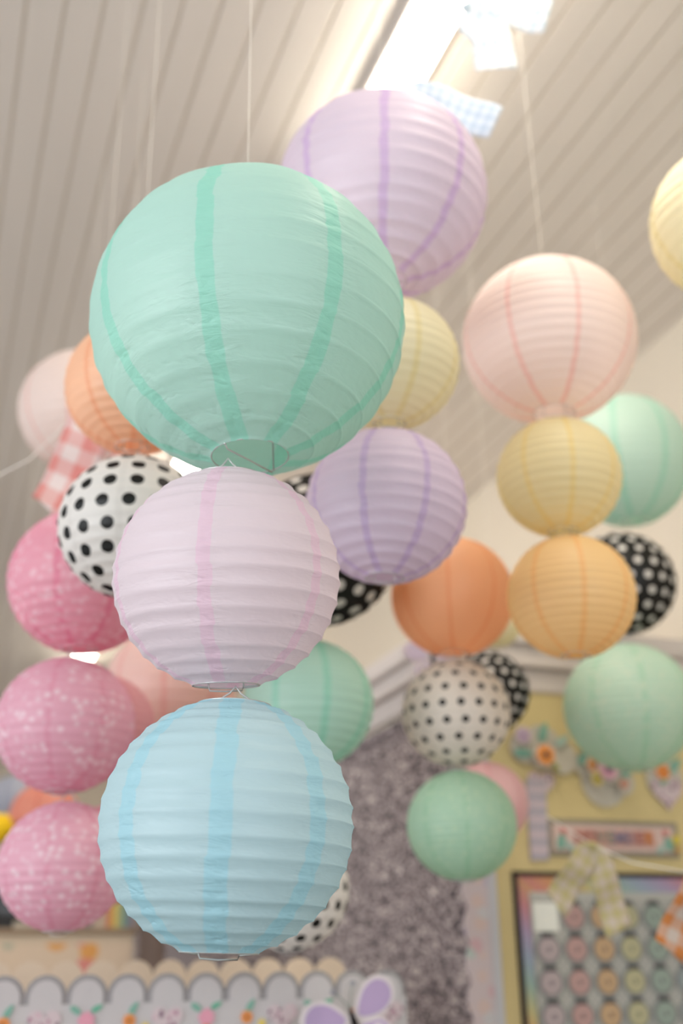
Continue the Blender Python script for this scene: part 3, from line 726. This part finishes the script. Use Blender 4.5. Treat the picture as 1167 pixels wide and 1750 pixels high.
# ------------------------------------------------------------------ scalloped display panels at the bottom
def scallop_panel(label, name, px_r, py_top, a0, pitch_px, ring, fill, motif, zlow=0.0, ph=0.0, nsc=26, cnr=True):
    qr_, zt_ = on_face(px_r, py_top, a0)
    pxm = (on_face(400, py_top, a0)[0]-on_face(300, py_top, a0)[0])/100
    pitch = pitch_px*pxm; r = pitch/2
    root = empty(name, W(qr_, a0, 0), (0, 0, ROT), label, 'display board')
    zc = zt_-r; n = nsc
    b = MB(); b.box(-n*pitch, -.0, .004, .03, zlow, zc-r*.9, fill); b.build('panel', root, bevel=.004)
    for i in range(n):
        x = -(i+.5)*pitch+ph
        def arch(k, y0, y1, m, dz=0):
            pts = [(x+k*r*math.cos(PI*j/16), zc+dz+k*r*math.sin(PI*j/16)) for j in range(17)] + [(x-k*r, zc-r*1.05), (x+k*r, zc-r*1.05)]
            bb = MB(); bb.prism_y(pts, y0, y1, m); return bb
        sc = arch(1.0, -.002, .004, ring).build('scallop', root)
        if motif: arch(.78, -.006, -.002, fill, -.02*r).build('scallop_face', sc)
    if motif:
        b = MB(); b.box(-n*pitch, 0, -.008, .004, zc-r*4.4, zc-r*.35, fill); st = b.build('floral_trim', root)
        rnd = random.Random(4)
        for i in range(13):
            x = -(i+.5)*pitch*1.0+ph; zz = zc-r*1.15
            k = i % 3
            if k == 0:
                pts = [(x+r*.8*math.sin(u)**3, zz+r*.75*(13*math.cos(u)-5*math.cos(2*u)-2*math.cos(3*u)-math.cos(4*u))/16) for u in [2*PI*j/30 for j in range(30)]]
                b = MB(); b.prism_y(pts, -.011, -.008, HEART); b.build('floral_heart', st)
            elif k == 1:
                b = MB(); b.prism_y(petals(x+r*.1, zz, r*.34), -.012, -.008, pm((228, 150, 90))); b.prism_y(leaf(x+r*.3, zz+r*.55, r*.7, r*.3, 1.0), -.011, -.008, pm(teal_)); b.prism_y(disc(x+r*.1, zz, r*.1), -.012, -.010, pm((150, 90, 60))); b.build('flower', st)
                b = MB(); b.prism_y(petals(x+r*.9, zz-r*.3, r*.22), -.012, -.008, pm((222, 200, 110))); b.build('flower', st)
            else:
                b = MB(); b.prism_y(petals(x, zz+r*.05, r*.45), -.012, -.008, pm((224, 160, 178))); b.prism_y(leaf(x-r*.5, zz+r*.5, r*.7, r*.3, -.6), -.011, -.008, pm(teal_)); b.prism_y(leaf(x+r*.5, zz+r*.6, r*.6, r*.26, .5), -.011, -.008, pm((110, 176, 150))); b.prism_y(petals(x, zz-r*.5, r*.3), -.012, -.008, pm((230, 150, 110))); b.build('flower', st)
    return root, pitch
ringm = mat('silver_grey_scallop', (156, 153, 154), .7); fillm = mat('white_board', (196, 192, 193), .75); creamm = mat('cream_scallop', (222, 204, 182), .8)
def a_at(px, py, depth): return (at(px, py, depth)).dot(A)
aF = a_at(340, 1660, 2.15); aB = a_at(340, 1660, 2.5)
scallop_panel('white display board with grey scalloped floral top at the bottom edge', 'display_board', 690, 1656, aF, 65, ringm, fillm, True, ph=0.0, nsc=16)
scallop_panel('cream scalloped display board just behind the white floral one', 'display_board', 590, 1636, aB, 56, creamm, creamm, False, nsc=16)
butterfly('lilac paper butterfly on the bottom display board beside the grey board', 604, 1748, 2.10, .076, .35, (176, 156, 192))
butterfly('pale lilac paper butterfly behind the bright orange lantern above grey board', 738, 1128, 2.85, .062, .1, (196, 184, 206))

# ------------------------------------------------------------------ far shelves, screen and books at lower left
aS = 4.2
def S(px, py, a=aS): return on_face(px, py, a)
x0, z0 = S(-160, 1700); x1, zt_s = S(230, 1596)
shelf = empty('bookcase', W(x0, aS, 0), (0, 0, ROT), 'low beige bookcase with floral front behind the scalloped boards', 'bookcase')
Lx = x1-x0; bm_ = mat('beige_laminate', (206, 188, 164), .6)
b = MB(); b.box(0, Lx, 0, .35, 0, zt_s, bm_); b.build('body', shelf, bevel=.004)
b = MB(); b.box(-.01, Lx+.01, -.015, .36, zt_s, zt_s+.02, mat('tan_worktop', (150, 128, 104), .5)); b.build('top_board', shelf, bevel=.003)
FB = floral('cream_floral_print', (216, 194, 170), [(216, 140, 130), (222, 160, 90), (206, 190, 170), (160, 170, 150), (216, 196, 176)], 9, .30)
b = MB(); b.box(0, Lx, -.006, 0, zt_s-.32, zt_s-.03, FB); b.build('floral_border', shelf)
# black screen standing on it
sx0, sz0 = S(-130, 1590); sx1, sz1 = S(96, 1478)
scr = empty('television', W(sx0, aS+.12, zt_s+.02), (0, 0, ROT), 'black screen standing at the far left behind the pink lanterns', 'television')
hz = max(.2, sz1-zt_s)
b = MB(); b.box(0, sx1-sx0, 0, .05, .03, hz, mat('black_plastic', (16, 15, 14), .35)); b.build('casing', scr, bevel=.006)
b = MB(); b.box(.02, sx1-sx0-.02, -.003, 0, .05, hz-.02, mat('black_glass', (8, 8, 8), .15)); b.build('screen_panel', scr)
b = MB(); b.box((sx1-sx0)*.3, (sx1-sx0)*.7, -.08, .12, 0, .03, mat('black_plastic', (16, 15, 14), .35)); b.build('stand', scr, bevel=.004)
# books
bx, _ = S(168, 1600); wpx = (S(200, 1600)[0]-S(100, 1600)[0])/100
hues = [((196, 176, 156), 'beige'), ((206, 132, 96), 'rust orange'), ((214, 190, 110), 'mustard yellow'), ((186, 184, 130), 'olive'), ((120, 160, 150), 'teal green'), ((140, 138, 148), 'slate grey'), ((190, 170, 156), 'taupe')]
xx = bx
for i, (c, nm) in enumerate(hues):
    wd = wpx*(9 if i not in (0, 5) else 14); hb = wpx*(52+7*((i*5) % 3))
    root = empty('book', W(xx, aS+.02, zt_s+.0205), (0, 0, ROT), '%s spined book standing on the bookcase left of the blue lantern' % nm, 'book', 'books on the bookcase')
    b = MB(); b.prism_y([(0.0, 0), (wd*.96, 0), (wd*.96, hb), (0, hb)], 0, .16, pm(c)); b.build('cover', root, bevel=.002)
    b = MB(); b.box(wd*.12, wd*.84, .01, .158, hb-.002, hb+.001, pm((230, 224, 210))); b.build('page_block', root)
    xx += wd
# tall shelf upright, dark gap
ux, uz = S(236, 1600)
b = MB(); b.box(0, wpx*18, 0, .3, 0, zt_s+wpx*52, mat('dark_taupe_cloth', (112, 96, 88), .8)); b.box(-.01, wpx*18+.01, -.01, .31, zt_s+wpx*52, zt_s+wpx*56, mat('dark_taupe_cloth', (112, 96, 88), .8))
o = b.build('storage_box', bevel=.005); in_room(o, ux, aS-.31, 0); tag(o, 'dark taupe upright box beside the bookcase, left of blue lantern', 'box')
# yellow and grey-blue hanging decorations at far left
def pompom(label, px, py, rpx, depth, c, cat='pompom'):
    R = rpx*depth/F; root = empty('paper_pompom', at(px, py, depth), (0, 0, 0), label, cat)
    bm = bmesh.new(); bmesh.ops.create_icosphere(bm, subdivisions=4, radius=R)
    P = np.array([v.co[:] for v in bm.verts]); nn = vnoise(P/R*4+5)
    for v, k in zip(bm.verts, nn): v.co *= .9+.25*k
    me = bpy.data.meshes.new('tissue_ball'); bm.to_mesh(me); bm.free(); me.materials.append(mat('tissue_%d_%d_%d' % c, c, .85)); me.polygons.foreach_set('use_smooth', [True]*len(me.polygons))
    o = bpy.data.objects.new('tissue_ball', me); COL.objects.link(o); o.parent = root
    b = MB(); z_ = CEIL-root.location.z; b.tube([(0, 0, R*.9), (0, 0, z_-.001)], .001, line_m); b.build('hanging_string', root)
pompom('bright yellow paper pompom cut off by the left edge', -2, 1416, 24, 4.0, (250, 206, 40))
lantern('greyish blue paper lantern far back at the left edge', 20, 1372, 46, 4.8, paper('grey_blue_paper', (186, 190, 204), (160, 166, 190)), 16, group=G)
